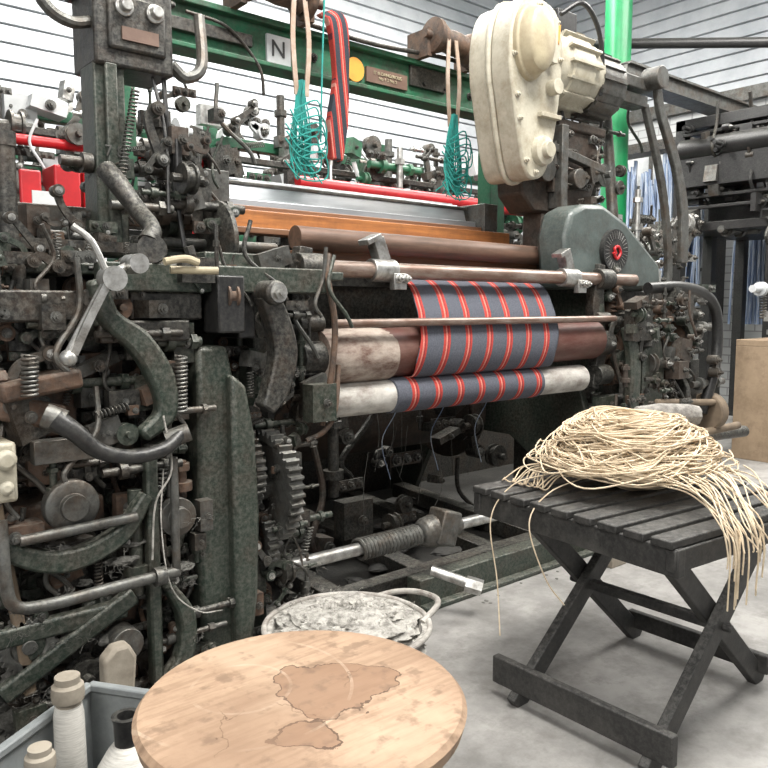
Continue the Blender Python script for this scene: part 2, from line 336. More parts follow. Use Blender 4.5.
for i,(x,y) in enumerate(((1.5,1.0),(4.2,1.0),(1.5,4.6),(4.5,4.9))):
    bm=B();bx(bm,x-.75,x+.75,y-.05,y+.05,5.52,5.6);mk('added_glow_panel',bm,'addedglow')  # unseen glowing panel added to light the room
for i,y0 in enumerate((4.6,2.7)):
    e=empty('window_%d'%(i+1))
    bm=B();bx(bm,9.24,9.3,y0,y0+1.5,1.1,3.3);mk('pane',bm,'whitepaint',e)
    bm=B()
    for k in range(4): bx(bm,9.2,9.24,y0+k*.5-.02,y0+k*.5+.02,1.1,3.3)
    for k in range(5): bx(bm,9.2,9.24,y0,y0+1.5,1.1+k*.55-.02,1.1+k*.55+.02)
    mk('glazing_bars',bm,'iron_grey',e)

# ------------------------------------------------------------ MAIN LOOM
L=empty('power_loom')
bm=B()
for X in(1.28,3.2):
    extr(bm,[(2.2,0),(2.45,0),(2.5,.35),(2.75,.5),(3.3,.5),(3.55,.0),(3.75,0),(3.7,1.2),(3.3,1.35),(2.9,1.5),(2.5,1.32),(2.2,1.28),(2.18,1.0),(2.3,.8),(2.2,.5)],'x',X,X+.045)
mk('side_frames',bm,'iron_green',L,.006)
bm=B();bx(bm,1.2,5.0,2.3,3.76,.0,.014);mk('under_loom_shade',bm,'underloom_shade_lint',L)  # thin dark plate, shade under the loom painted onto the floor
bm=B()
bx(bm,1.3,3.2,2.28,2.36,.0,.1);bx(bm,1.3,3.25,3.5,3.6,.35,.5);bx(bm,.2,5.2,3.76,3.8,.0,1.35)  # widest rear sheet is an added dark backing standing in for interior shade
bx(bm,1.3,3.25,3.05,3.12,1.05,1.2)
for x in(1.7,2.15,2.6,2.95): beam(bm,(x,2.3,.06),(x+.1,3.5,.08),.09,.08)
mk('cross_rails_and_shade_sheet',bm,'iron_black',L,.004)
bm=B();bx(bm,2.0,4.3,2.16,2.24,0,.12);bx(bm,2.0,4.2,2.12,2.28,0,.02);mk('floor_rail',bm,'iron_green',L,.005)
bm=B();lathe(bm,(1.35,3.2,.62),(3.18,3.2,.62),[(0,.3),(.02,.3),(.02,.2),(.98,.2),(.98,.3),(1,.3)],32);mk('warp_beam',bm,'darkrust',L)
bm=B()
R=random.Random(5)
for i in range(18):
    x=R.uniform(1.5,3.1);y=R.uniform(2.5,3.0);z=R.uniform(.5,.95)
    sweep(bm,[(x,y,z),(x+R.uniform(-.03,.03),y,z-.15),(x+R.uniform(-.06,.06),y,z-R.uniform(.2,.45))],.0014,5,5)
mk('trailing_threads',bm,'lint',L)
bm=B()
for i in range(3):
    x=2.2+i*.3;sweep(bm,[(x,2.6,.9),(x+.04,2.58,.75),(x-.03,2.6,.6),(x+.02,2.6,.42)],.002,5,6)
mk('blue_threads',bm,'blueyarn',L)
bm=B();bx(bm,1.32,3.2,2.75,2.8,.95,1.45);bx(bm,1.32,3.2,2.5,2.56,1.28,1.36);mk('under_lathe_sheet',bm,'iron_black',L)
clutter('underside',L,(1.45,3.1,2.6,3.0,.15,.75),34,41,pal=('iron_black','darkrust','iron_black','iron_black'),sc=1.4)
bm=B();
for i in range(38): blob(bm,(R.uniform(1.4,3.1),R.uniform(2.3,3.4),R.uniform(.02,.11)),(R.uniform(.03,.09),R.uniform(.03,.08),.015),i,3,.3,3)
mk('rail_lint',bm,'underloom_shade_lint',L)
def rod(n,p0,p1,r,mat):
    bm=B();cyl(bm,p0,p1,r,seg=28);mk(n,bm,mat,L)
rod('front_guard_rod',(1.58,2.2,1.33),(3.5,2.2,1.33),.03,'rustrod')
rod('thin_guard_rod',(1.56,2.12,1.14),(3.22,2.12,1.14),.015,'rustrod')
rod('breast_roller',(1.62,2.45,1.455),(3.2,2.45,1.445),.045,'breastwood')
bm=B();bx(bm,1.7,3.3,2.5,2.62,1.38,1.42);mk('breast_plank',bm,'brownwood',L,.004)
rod('take_up_roller',(1.56,2.22,1.02),(3.17,2.22,1.04),.095,'redroller')
rod('cloth_roll_core',(1.53,2.2,.865),(3.06,2.2,.86),.062,'canvas')
bm=B();lathe(bm,(1.86,2.2,.865),(2.72,2.2,.862),[(0,.064),(.003,.069),(.997,.069),(1,.064)],36);mk('cloth_roll_tweed',bm,'tweedroll',L)
bm=B();lathe(bm,(1.55,2.22,1.02),(1.86,2.22,1.02),[(0,.097),(.02,.1),(.8,.1),(1,.097)],36);mk('take_up_wrap',bm,'wornwrap',L)
bm=B();prof=cat([(0,2.6,1.345),(0,2.4,1.34),(0,2.25,1.285),(0,2.175,1.2),(0,2.145,1.14),(0,2.118,1.07),(0,2.115,1.0),(0,2.14,.94),(0,2.19,.925)],5);rows=[]
for p in prof:
    row=[]
    for i in range(61):
        f=i/60;x=1.94+.83*f+max(0,p.z-1.0)*.24;row.append(bm.verts.new((x+.004*math.sin(p.z*30),p.y+.004*math.sin(f*23)*max(0,min(1,(p.z-1.05)*5)),p.z)))
    rows.append(row)
for a,b in zip(rows,rows[1:]):
    for i in range(60): bm.faces.new((a[i],a[i+1],b[i+1],b[i]))
o=mk('tweed_cloth',bm,'tweed',L);s=o.modifiers.new('s','SOLIDIFY');s.thickness=.003
for x in(1.83,2.95):
    bm=B();cyl(bm,(x-.05,2.2,1.33),(x+.06,2.2,1.33),.042);box(bm,(x,2.21,1.40),(.05,.05,.1),ry=-.4);box(bm,(x-.05,2.2,1.44),(.07,.06,.02),ry=-.4);box(bm,(x+.06,2.17,1.29),(.06,.03,.06));bolt(bm,(x+.045,2.15,1.3),(0,-1,0),.013,.02);bolt(bm,(x+.08,2.15,1.3),(0,-1,0),.013,.02)
    mk('rod_clamp',bm,'steel',L,.004)
bm=B()
for x in(1.5,3.22):
    for z,r in((1.33,.05),(1.14,.03),(1.02,.06),(.865,.05)):
        cyl(bm,(x-.04,2.2,z),(x+.06,2.2,z),r);
    ribbon(bm,[(x,2.22,1.4),(x-.02,2.22,1.2),(x+.02,2.22,1.0),(x-.03,2.22,.8)],[.05,.09,.08,.05],.05,(0,1,0))
mk('roller_bearings',bm,'iron_black',L,.003)
bm=B();sweep(bm,[(1.52,2.1,1.37),(1.5,2.08,1.3),(1.53,2.08,1.15),(1.52,2.08,1.0),(1.49,2.1,.8)],.011,10);sweep(bm,[(1.56,2.1,1.0),(1.53,2.08,.85),(1.5,2.1,.78),(1.44,2.12,.75)],.009,10)
mk('let_off_hooks',bm,'rust',L)
# --- lathe (sley), reed cap, race boards
bm=B();bx(bm,1.3,3.1,2.68,2.76,1.5,1.575);mk('sley_board',bm,'lathewood',L,.004)
bm=B();bx(bm,1.34,3.05,2.74,2.84,1.575,1.6);bx(bm,1.3,3.12,2.6,2.68,1.475,1.5);mk('race_board',bm,'brownwood',L,.004)
bm=B();box(bm,(2.17,2.84,1.65),(1.52,.012,.09),rx=-.3);box(bm,(2.3,2.9,1.68),(1.3,.02,.1),rx=-.5);bx(bm,1.4,2.95,2.78,2.8,1.6,1.63);bx(bm,1.5,2.95,2.95,3.0,1.72,1.74);mk('reed_cap_plates',bm,'alu',L,.003)
bm=B();bx(bm,1.5,2.98,2.84,2.87,1.695,1.71);bx(bm,1.4,1.5,2.72,2.9,1.6,1.72);bx(bm,2.95,3.05,2.72,2.9,1.55,1.72);mk('reed_cap_ends',bm,'iron_grey',L,.004)
bm=B();bx(bm,.35,1.35,2.6,2.72,1.40,1.46);bx(bm,.35,1.35,2.74,2.78,1.46,1.54);bx(bm,3.1,4.2,2.6,2.72,1.36,1.44)
cyl(bm,(.4,2.55,1.42),(1.6,2.55,1.42),.018);mk('shuttle_boxes',bm,'iron_grey',L,.004)
bm=B();bx(bm,.9,1.3,2.58,2.6,1.47,1.52);bx(bm,.5,.8,2.5,2.56,1.36,1.43);mk('shuttle_box_plates',bm,'rust',L,.003)
# --- top arch with rollers, straps, cords
bm=B();bx(bm,1.2,3.35,2.98,3.0,2.24,2.41);bx(bm,1.2,3.35,2.94,3.06,2.4,2.425);bx(bm,1.2,3.35,2.94,3.06,2.225,2.245)
bx(bm,1.15,1.25,3.0,3.1,1.3,2.5);bx(bm,3.3,3.42,3.0,3.1,1.3,2.45)
mk('top_arch',bm,'beamgreen',L,.004)
bm=B();bx(bm,1.3,1.75,2.95,2.98,2.29,2.34);bx(bm,2.66,2.9,2.96,2.98,2.3,2.4);sweep(bm,[(2.0,2.93,2.44),(2.4,2.92,2.43),(2.9,2.92,2.46),(3.3,2.92,2.43)],.011)
sweep(bm,[(1.45,2.96,2.37),(1.6,2.94,2.35),(1.7,2.95,2.3),(1.78,2.94,2.2),(1.8,2.95,2.1)],.007)
for x in(1.4,1.55,1.7,2.08,2.2,2.75,2.9,3.1): bolt(bm,(x,2.98,2.32),(0,-1,0),.016,.02)
mk('arch_fittings',bm,'iron_black',L,.003)
bm=B();bx(bm,1.83,1.95,2.965,2.978,2.25,2.37);mk('number_plate',bm,'whitepaint',L);text('N',(1.885,2.962,2.31),.1,'signtext',L,name='plate_letter')
bm=B();cyl(bm,(2.31,2.978,2.31),(2.31,2.965,2.31),.055,seg=32);mk('orange_tag',bm,'orange',L)
bm=B();bx(bm,2.38,2.64,2.965,2.978,2.27,2.34);mk('maker_plate',bm,'plate',L);text('IT IS DANGEROUS\nNo 1 3 No 5',(2.51,2.962,2.305),.022,'creamyellow',L,name='maker_lettering')
for x,cx in((1.82,1.88),(2.85,2.78)):
    bm=B();lathe(bm,(x-.16,2.85,2.52),(x+.16,2.85,2.50),[(0,.03),(.02,.085),(.1,.085),(.12,.055),(.2,.07),(.3,.055),(.5,.06),(.7,.055),(.8,.075),(.86,.055),(.88,.085),(.97,.085),(1,.03)],28)
    cyl(bm,(x-.2,2.85,2.52),(x+.22,2.85,2.50),.02);bx(bm,x+.15,x+.18,2.85,3.0,2.42,2.55);bx(bm,x-.18,x-.15,2.85,3.0,2.42,2.55)
    mk('heald_roller',bm,'rust',L)
    bm=B()
    for d in(-.04,.04):
        ribbon(bm,[(cx+d*.6,2.79,2.5),(cx+d,2.78,2.3),(cx+d*.6,2.78,2.08)],.022,.006,(0,1,0))
    mk('leather_strap',bm,'leather',L)
    bm=B();RR=random.Random(int(x*10))
    for i in range(30):
        a=RR.uniform(-.045,.045);t=RR.uniform(-.08,.08)
        sweep(bm,[(cx+a*.3,2.78+RR.uniform(-.02,.02),2.14),(cx+a,2.78,2.0),(cx+a*1.2+t*.5,2.78+t*.3,1.86),(cx+t,2.78+a,1.76+RR.uniform(-.04,.05))],.0036,5,4)
    for i in range(8):
        z=1.8+i*.03;w=RR.uniform(.7,1.3);sweep(bm,[(cx-.06*w,2.76,z),(cx+.06*w,2.74,z+.05),(cx+.09*w,2.76,z-.05),(cx-.03,2.74,z-.07),(cx-.08*w,2.76,z)],.0036,5,5)
    mk('teal_cords',bm,'teal',L)
bm=B();ribbon(bm,[(2.06,2.86,2.48),(2.08,2.8,2.42),(2.1,2.8,2.2),(2.08,2.8,2.0),(2.07,2.8,1.84)],[.08,.1,.07,.1,.06],.04,(0,1,0));mk('hanging_tweed_strip',bm,'tweedhang',L,.012)
bm=B();sweep(bm,[(1.99,2.76,2.55),(1.98,2.77,2.2),(1.97,2.77,1.9)],.004);mk('pulley_strings',bm,'teal',L)
# --- electric motor & gear housing (cream)
bm=B()
out=[(2.57,2.12),(2.54,2.25),(2.55,2.42),(2.62,2.54),(2.76,2.57),(2.90,2.54),(2.96,2.44),(2.97,2.28),(2.93,2.05),(2.88,1.88),(2.82,1.79),(2.72,1.77),(2.66,1.82),(2.61,1.96)]
cx,cz=2.86,2.19
out=[(cx+(a-2.76)*.86,cz+(b-2.18)*1.0) for a,b in out]
P=[ (p.x,p.y) for p in cat([(a,b,0) for a,b in out+[out[0]]],3)][:-1]
extr(bm,P,'y',2.32,2.44)
extr(bm,[(cx+(a-cx)*1.05,cz+(b-cz)*1.03) for a,b in P],'y',2.44,2.47)
extr(bm,[(cx+(a-cx)*.98,cz+(b-cz)*.99) for a,b in P],'y',2.47,2.58)
mk('gear_housing',bm,'cream',L,.012)
bm=B();lathe(bm,(2.79,2.325,2.3),(2.79,2.22,2.3),[(0,.108),(.25,.106),(.3,.098),(.8,.088),(.93,.075),(1,.045)],36)
for v in bm.verts: v.co.z=2.37+(v.co.z-2.3)*1.55
mk('housing_cover_dome',bm,'creamyellow',L,.004)
bm=B();lathe(bm,(2.89,2.32,1.91),(2.89,2.26,1.91),[(0,.068),(.5,.065),(.6,.04),(1,.035)],28);cyl(bm,(2.95,2.32,2.2),(2.95,2.27,2.2),.035)
for a,b in P[::4]: bolt(bm,(cx+(a-cx)*.87,2.32,cz+(b-cz)*.92),(0,-1,0),.011,.014)
bx(bm,2.91,2.95,2.28,2.32,2.3,2.5);bx(bm,2.86,3.0,2.29,2.32,2.06,2.08)
mk('housing_bosses',bm,'cream',L,.004)
bm=B();extr(bm,[(2.95,2.46),(2.99,2.40),(3.0,2.49)],'y',2.305,2.32);mk('warning_label',bm,'orange',L)
bm=B();lathe(bm,(3.0,2.5,2.36),(3.42,2.5,2.36),[(0,.14),(.05,.17),(.3,.18),(.32,.19),(.7,.19),(.72,.175),(.95,.17),(1,.1)],28)
for i in range(16):
    a=i*pi/8;box(bm,(3.22,2.5+.185*math.cos(a),2.36+.185*math.sin(a)),(.24,.04,.012),rx=a)
mk('electric_motor',bm,'cream',L)
bm=B();cyl(bm,(3.38,2.5,2.34),(3.6,2.5,2.34),.165)
for i in range(16):
    a=i*pi/8;box(bm,(3.49,2.5+.165*math.cos(a),2.34+.165*math.sin(a)),(.2,.02,.02),rx=a)
cyl(bm,(3.6,2.5,2.34),(3.66,2.5,2.34),.1)
mk('motor_fan_cover',bm,'iron_grey',L)
bm=B();sweep(bm,[(3.05,2.35,2.56),(3.15,2.3,2.62),(3.3,2.32,2.56),(3.38,2.34,2.42),(3.4,2.36,2.25)],.012);bx(bm,3.1,3.25,2.4,2.6,2.5,2.62);mk('motor_conduit',bm,'blackpaint',L,.005)
bm=B()
extr(bm,[(2.93,1.74),(2.91,1.95),(3.03,2.08),(3.48,2.12),(3.58,1.95),(3.48,1.75),(3.3,1.66),(3.02,1.66)],'y',2.46,2.62)
bx(bm,3.1,3.4,2.47,2.6,1.3,1.75);bx(bm,2.9,3.58,2.44,2.66,2.08,2.13)
mk('motor_bracket',bm,'darkrust',L,.012)
bm=B();cyl(bm,(3.05,2.4,1.86),(3.05,2.46,1.86),.06);cyl(bm,(3.31,2.4,1.84),(3.31,2.46,1.84),.05);box(bm,(3.23,2.42,1.95),(.6,.04,.04),ry=.15);bx(bm,3.13,3.18,2.38,2.46,1.68,2.08)
for x in(2.98,3.23,3.43): bolt(bm,(x,2.42,2.05),(0,-1,0),.018,.02)
mk('bracket_ribs',bm,'iron_grey',L,.005)
clutter('bracket_bits',L,(2.98,3.53,2.4,2.46,1.68,2.1),22,44,pal=('darkrust','iron_black','iron_grey'),sc=.8)
bm=B();extr(bm,[(3.0,1.28),(2.96,1.52),(3.0,1.64),(3.1,1.68),(3.25,1.69),(3.45,1.62),(3.78,1.42),(3.8,1.32),(3.68,1.28)],'y',2.22,2.4);mk('clutch_shroud',bm,'shroud',L,.025)
bm=B();cyl(bm,(3.33,2.22,1.47),(3.33,2.195,1.47),.105,seg=40);mk('badge_disc',bm,'blackpaint',L)
bm=B()
sweep(bm,[(3.3,2.19,1.46),(3.33,2.19,1.43),(3.36,2.19,1.46),(3.34,2.19,1.49),(3.31,2.19,1.48),(3.32,2.19,1.455)],.007)
mk('badge_emblem',bm,'redpaint',L)
bm=B()
for i in range(28):
    a=i*pi/14;beam(bm,(3.33+.06*math.cos(a),2.193,1.47+.06*math.sin(a)),(3.33+.095*math.cos(a),2.193,1.47+.095*math.sin(a)),.002,.002)
mk('badge_rays',bm,'steel',L)
# --- right end mechanism
bm=B();ribbon(bm,[(3.9,2.35,2.40),(3.95,2.35,2.25),(4.12,2.35,2.0),(4.22,2.35,1.75),(4.24,2.35,1.45)],[.05,.06,.07,.08,.08],.03,(0,1,0));cyl(bm,(3.88,2.3,2.42),(3.88,2.4,2.42),.06);bx(bm,3.55,3.9,2.38,2.5,2.36,2.42);mk('picking_lever',bm,'iron_grey',L,.005)
bm=B();ribbon(bm,[(3.9,2.42,2.3),(4.1,2.42,1.9),(4.2,2.42,1.5),(4.2,2.42,1.2)],[.04,.05,.05,.06],.03,(0,1,0));bx(bm,3.6,3.9,2.4,2.5,2.28,2.34);cyl(bm,(3.8,2.5,1.4),(3.8,2.6,2.3),.03);mk('picking_lever_back',bm,'iron_grey',L,.004)
bm=B();sweep(bm,[(3.55,2.15,1.29),(3.8,2.12,1.3),(4.05,2.12,1.27),(4.2,2.12,1.18),(4.24,2.12,1.0),(4.2,2.12,.8),(4.15,2.15,.6)],.03,14);mk('brake_handle',bm,'blackpaint',L)
bm=B()
extr(bm,[(3.48,.5),(3.46,.95),(3.52,1.06),(3.6,1.06),(3.66,.9),(3.64,.5),(3.62,0),(3.5,0)],'y',2.1,2.2)
ribbon(bm,[(3.33,2.12,1.1),(3.36,2.1,.9),(3.35,2.1,.6),(3.4,2.1,.2),(3.4,2.12,0)],[.06,.08,.08,.08,.1],.05,(0,1,0))
mk('right_column',bm,'iron_green',L,.012)
bm=B();bx(bm,3.25,4.3,2.3,2.36,.9,1.28);bx(bm,3.3,4.25,2.7,2.8,.1,1.3);bx(bm,4.1,4.2,2.2,3.2,.3,.9);cyl(bm,(3.3,2.3,.7),(4.5,2.3,.7),.04);cyl(bm,(3.9,2.3,.7),(3.94,2.3,.7),.2);cyl(bm,(4.15,2.3,.42),(4.8,2.2,.42),.035);bx(bm,3.2,4.3,2.25,2.34,.3,.38)
mk('right_end_frame',bm,'iron_black',L,.005)
bm=B();gear(bm,(3.35,2.3,1.2),(1,0,0),.1,.04,26);gear(bm,(3.42,2.3,.95),(1,0,0),.16,.04,34);gear(bm,(4.05,2.3,1.0),(1,.1,0),.15,.04,30);mk('right_gears',bm,'rust',L)
bm=B();cyl(bm,(4.18,2.15,.6),(4.26,2.15,.6),.11);cyl(bm,(4.26,2.15,.6),(4.3,2.15,.6),.05);cyl(bm,(3.95,2.1,.5),(4.5,2.1,.5),.022);cyl(bm,(3.5,2.05,.72),(4.2,2.1,.66),.018);mk('hand_wheel_hub',bm,'cardboard',L,.01)
clutter('right_end',L,(3.25,4.2,2.08,2.35,.15,1.3),120,21)
clutter('right_front',L,(3.25,3.9,2.03,2.12,.4,1.25),70,27,sc=.75,pal=('iron_black','iron_green','iron_grey','darkrust'))
clutter('right_top',L,(3.4,4.2,2.3,2.7,1.3,1.7),50,22,pal=('iron_grey','steel','iron_black','iron_green'))
clutter('right_upper',L,(3.55,4.0,2.5,2.9,1.7,2.25),22,23,pal=('iron_grey','iron_black','iron_green'))
# --- lower front shaft, spring, casting
bm=B();cyl(bm,(1.42,2.2,.30),(2.68,2.2,.29),.024);mk('treadle_shaft',bm,'steel',L)
bm=B();spring(bm,(1.72,2.2,.295),(2.02,2.2,.295),.038,17,.0075);mk('shaft_spring',bm,'iron_grey',L)
bm=B();lathe(bm,(2.03,2.2,.295),(2.25,2.2,.295),[(0,.035),(.1,.06),(.6,.075),(.7,.05),(1,.04)],20);box(bm,(2.14,2.18,.31),(.1,.1,.14),ry=.3);mk('treadle_casting',bm,'iron_grey',L,.01)
bm=B();cyl(bm,(2.02,2.12,.17),(2.12,1.99,.125),.02);cyl(bm,(2.1,2.01,.13),(2.14,1.96,.115),.032,seg=6);mk('treadle_bolt',bm,'steel',L)
# --- left end mechanism
bm=B()
extr(bm,[(1.03,.08),(1.02,.5),(1.03,.82),(1.03,1.08),(1.13,1.08),(1.15,.98),(1.15,.5),(1.15,.0),(1.04,.0)],'y',2.08,2.2)
extr(bm,[(1.12,1.0),(1.17,.96),(1.2,.8),(1.21,.55),(1.2,.3),(1.17,.08),(1.12,.0)],'y',2.04,2.2)
mk('front_column',bm,'iron_green',L,.014)
bm=B();ribbon(bm,[(1.25,2.06,1.24),(1.29,2.06,1.15),(1.31,2.06,1.05),(1.28,2.06,.94),(1.24,2.06,.88)],[.06,.075,.085,.08,.05],.06,(0,1,0),8);cyl(bm,(1.26,2.0,1.24),(1.26,2.14,1.24),.038);mk('weft_fork_arm',bm,'iron_black',L,.012)
bm=B();bolt(bm,(1.26,2.0,1.24),(0,-1,0),.022,.02);mk('arm_nut',bm,'steel',L)
bm=B();bx(bm,1.08,1.17,2.04,2.14,1.12,1.29);bx(bm,1.18,1.24,2.1,2.2,1.1,1.28);mk('black_cover_box',bm,'blackpaint',L,.006)
bm=B();bx(bm,.6,1.6,2.12,2.5,1.285,1.315);bx(bm,.75,1.5,2.08,2.12,1.24,1.32);bx(bm,.4,1.3,2.5,2.6,1.1,1.3);bx(bm,1.2,1.6,2.35,2.5,1.3,1.38)
mk('deck_plate',bm,'iron_green',L,.005)
bm=B();bx(bm,.74,1.0,2.06,2.1,1.1,1.16);bx(bm,.4,.72,2.06,2.12,1.16,1.24);bx(bm,.84,1.06,2.1,2.3,1.16,1.24);mk('upper_brackets',bm,'iron_black',L,.006)
bm=B()
for x in(.3,.72,1.0): bx(bm,x,x+.07,2.35,2.45,0,1.3)
bx(bm,.2,1.28,2.36,2.42,.55,.68);bx(bm,.2,1.28,2.36,2.42,.95,1.05);bx(bm,.2,1.28,2.36,2.42,.1,.25);bx(bm,.2,1.28,2.7,2.75,0,1.35)  # rear full-height plate is dark backing, added so gaps read as shade
beam(bm,(.4,2.3,.2),(.85,2.3,.62),.05,.05);beam(bm,(.5,2.3,.95),(.85,2.25,.7),.05,.05)
mk('left_frame_and_shade_panel',bm,'iron_black',L,.005)
bm=B();ribbon(bm,[(.42,2.03,.66),(.5,2.03,.58),(.62,2.03,.54),(.76,2.03,.58),(.84,2.03,.68)],[.03,.05,.06,.05,.035],.05,(0,1,0),8)
beam(bm,(.45,2.04,.22),(.8,2.04,.4),.035,.05);bx(bm,.42,.78,2.03,2.07,.34,.39);bx(bm,.84,.875,2.02,2.06,.12,.78);ribbon(bm,[(.9,2.04,.4),(.95,2.04,.3),(.94,2.04,.18),(.86,2.04,.1)],[.03,.05,.05,.04],.05,(0,1,0),8)
mk('picking_shaft_brackets',bm,'iron_green',L,.008)
bm=B();lathe(bm,(.64,2.0,.68),(.64,2.06,.68),[(0,.02),(0,.035),(.3,.035),(.3,.06),(.4,.07),(1,.07),(1,.02)],28);lathe(bm,(.93,2.0,.6),(.93,2.05,.6),[(0,.015),(0,.03),(.4,.03),(.4,.055),(1,.055),(1,.01)],24)
gear(bm,(.52,2.05,.33),(0,1,0),.075,.03,24,.01);cyl(bm,(.76,1.99,.28),(.76,2.06,.28),.045);bx(bm,.55,.7,2.02,2.06,.8,.86)
cyl(bm,(.91,2.0,.44),(.91,2.0,.78),.012);cyl(bm,(.5,2.0,.62),(.8,2.0,.63),.014)
mk('tappet_wheels',bm,'iron_grey',L,.003)
bm=B();ribbon(bm,[(.73,2.05,1.27),(.76,2.05,1.17),(.84,2.05,1.1),(.9,2.05,1.0),(.91,2.05,.9),(.84,2.05,.84)],[.05,.055,.07,.075,.06,.04],.05,(0,1,0),8);mk('s_curved_lever',bm,'iron_green',L,.012)
bm=B();sweep(bm,[(.59,1.97,.92),(.63,1.95,.885),(.69,1.95,.83),(.78,1.95,.805),(.87,1.96,.815),(.93,1.98,.85)],[.028,.024,.021,.019,.019,.016],14);mk('starting_handle',bm,'blackpaint',L)
bm=B();cyl(bm,(.89,2.0,.83),(.95,1.98,.85),.026);cyl(bm,(.57,1.99,.93),(.61,1.97,.91),.032);mk('handle_collars',bm,'iron_grey',L)
bm=B();sweep(bm,[(.46,2.0,.68),(.46,1.98,.53),(.48,1.98,.465),(.56,1.98,.45),(.74,1.98,.455),(.91,2.0,.45)],.016,12);cyl(bm,(.84,1.99,.452),(.87,1.99,.452),.026);mk('grease_pipe',bm,'iron_grey',L)
bm=B();
sweep(bm,[(.63,1.98,1.08),(.68,1.98,1.17),(.74,1.98,1.27),(.8,1.99,1.31)],.011)
sweep(bm,[(.74,1.98,1.27),(.7,1.98,1.36),(.66,2.0,1.4)],.009)
bmesh.ops.create_uvsphere(bm,u_segments=16,v_segments=10,radius=.022,matrix=M.Translation((.63,1.98,1.07)))
cyl(bm,(.745,1.95,1.27),(.745,2.0,1.27),.032);cyl(bm,(.81,1.95,1.31),(.81,2.02,1.31),.026)
ribbon(bm,[(.74,1.96,1.28),(.68,1.96,1.17),(.64,1.97,1.08)],.02,.012,(0,1,0))
mk('weft_feeler_linkage',bm,'steel',L)
bm=B();gear(bm,(1.25,2.24,.66),(1,0,0),.15,.035,36,.014);gear(bm,(1.335,2.2,.6),(1,0,0),.19,.05,40,.016);gear(bm,(1.3,2.2,.42),(1,0,0),.1,.04,22,.014);mk('change_gears',bm,'iron_grey',L)
bm=B()
spring(bm,(.96,2.04,1.06),(.955,2.04,.9),.016,14,.004);spring(bm,(.545,2.0,1.08),(.54,2.0,.98),.018,9,.004);spring(bm,(1.01,2.42,1.88),(.95,2.42,1.58),.012,26,.003);spring(bm,(.9,2.05,.75),(.87,2.05,.6),.014,12,.0035)
mk('tension_springs',bm,'iron_grey',L)
bm=B();bx(bm,.43,.505,2.0,2.1,.72,.87);cyl(bm,(.475,2.0,.83),(.475,1.97,.83),.025);cyl(bm,(.475,2.0,.76),(.475,1.98,.76),.018);mk('lubricator_block',bm,'cream',L,.01)
bm=B();ribbon(bm,[(.46,2.05,.72),(.48,2.05,.55),(.5,2.05,.4),(.52,2.05,.2)],.03,.03,(0,1,0));mk('brass_lever',bm,'cardboard',L,.005)
bm=B();box(bm,(.58,2.08,1.0),(.2,.12,.05),ry=-.15);box(bm,(.56,2.1,.93),(.16,.1,.07),ry=.3);bx(bm,.42,.75,2.1,2.3,.6,.68);mk('rusty_castings',bm,'rust',L,.01)
bm=B();cyl(bm,(.93,2.03,1.3),(1.06,2.0,1.3),.011);sweep(bm,[(.9,2.0,1.32),(.96,2.0,1.33),(1.0,2.0,1.32)],.011);mk('wooden_peg_handle',bm,'creamyellow',L)
bm=B();sweep(bm,[(.86,2.3,1.6),(.88,2.25,1.55),(.91,2.2,1.48),(.92,2.12,1.42),(.9,2.1,1.38)],[.03,.03,.026,.024,.03],12);cyl(bm,(.9,2.08,1.36),(.93,2.14,1.36),.04);cyl(bm,(.6,2.35,1.38),(.6,2.35,1.66),.026);cyl(bm,(.6,2.35,1.64),(.6,2.35,1.68),.03);bx(bm,.5,.95,2.3,2.45,1.36,1.39)
mk('picking_stick',bm,'iron_black',L)
bm=B();lathe(bm,(1.3,2.5,1.42),(1.34,2.5,1.42),[(0,.02),(0,.13),(.3,.15),(.7,.15),(1,.13),(1,.02)],28);mk('winding_wheel',bm,'iron_black',L)
DK=('iron_black','iron_black','iron_green','iron_grey','darkrust')
clutter('left_upper',L,(.3,.9,2.4,2.6,1.40,1.5),30,31,sc=.7,pal=DK)
clutter('left_upper2',L,(.95,1.3,2.4,2.65,1.42,1.75),36,38,sc=.9,pal=DK)
clutter('left_head',L,(1.05,1.4,2.6,2.95,1.6,2.1),20,36,sc=.8,pal=DK)
clutter('left_deck',L,(.4,1.5,2.05,2.3,1.2,1.36),90,32,sc=.65)
clutter('left_mid',L,(.38,1.0,2.05,2.3,.7,1.25),210,33,sc=.8)
clutter('left_low',L,(.36,1.05,2.05,2.3,.05,.7),240,34,lint=.05,sc=.8)
clutter('left_inner',L,(1.2,1.5,2.1,2.3,.1,1.25),120,35,sc=.75)
bm=B();R=random.Random(9)
for i in range(40): fuzz(bm,(R.uniform(.4,1.02),R.uniform(1.98,2.1),R.uniform(.05,.7)),R.uniform(.01,.025),R,14)
for i in range(14): fuzz(bm,(R.uniform(1.2,1.5),R.uniform(2.05,2.15),R.uniform(.05,1.0)),R.uniform(.01,.02),R,12)
for i in range(30): blob(bm,(R.uniform(.35,1.1),R.uniform(2.0,2.3),.02),(R.uniform(.06,.14),R.uniform(.06,.12),.05),i+60,3,.3,3)
for i in range(26): blob(bm,(R.uniform(.4,.98),R.uniform(2.03,2.12),R.uniform(.08,.6)),(R.uniform(.015,.045),.02,R.uniform(.008,.016)),i+9,3,.35,3)
mk('left_lint_buildup',bm,'lint',L)
bm=B()
sweep(bm,[(.88,2.0,.75),(.86,1.98,.6),(.88,1.97,.42),(.96,1.97,.33),(1.05,2.0,.3)],.002,6);sweep(bm,[(.88,1.99,.9),(.9,1.99,.75),(.85,1.99,.66),(.84,2.0,.5)],.003,6)
mk('loose_wires',bm,'lintwhite',L)
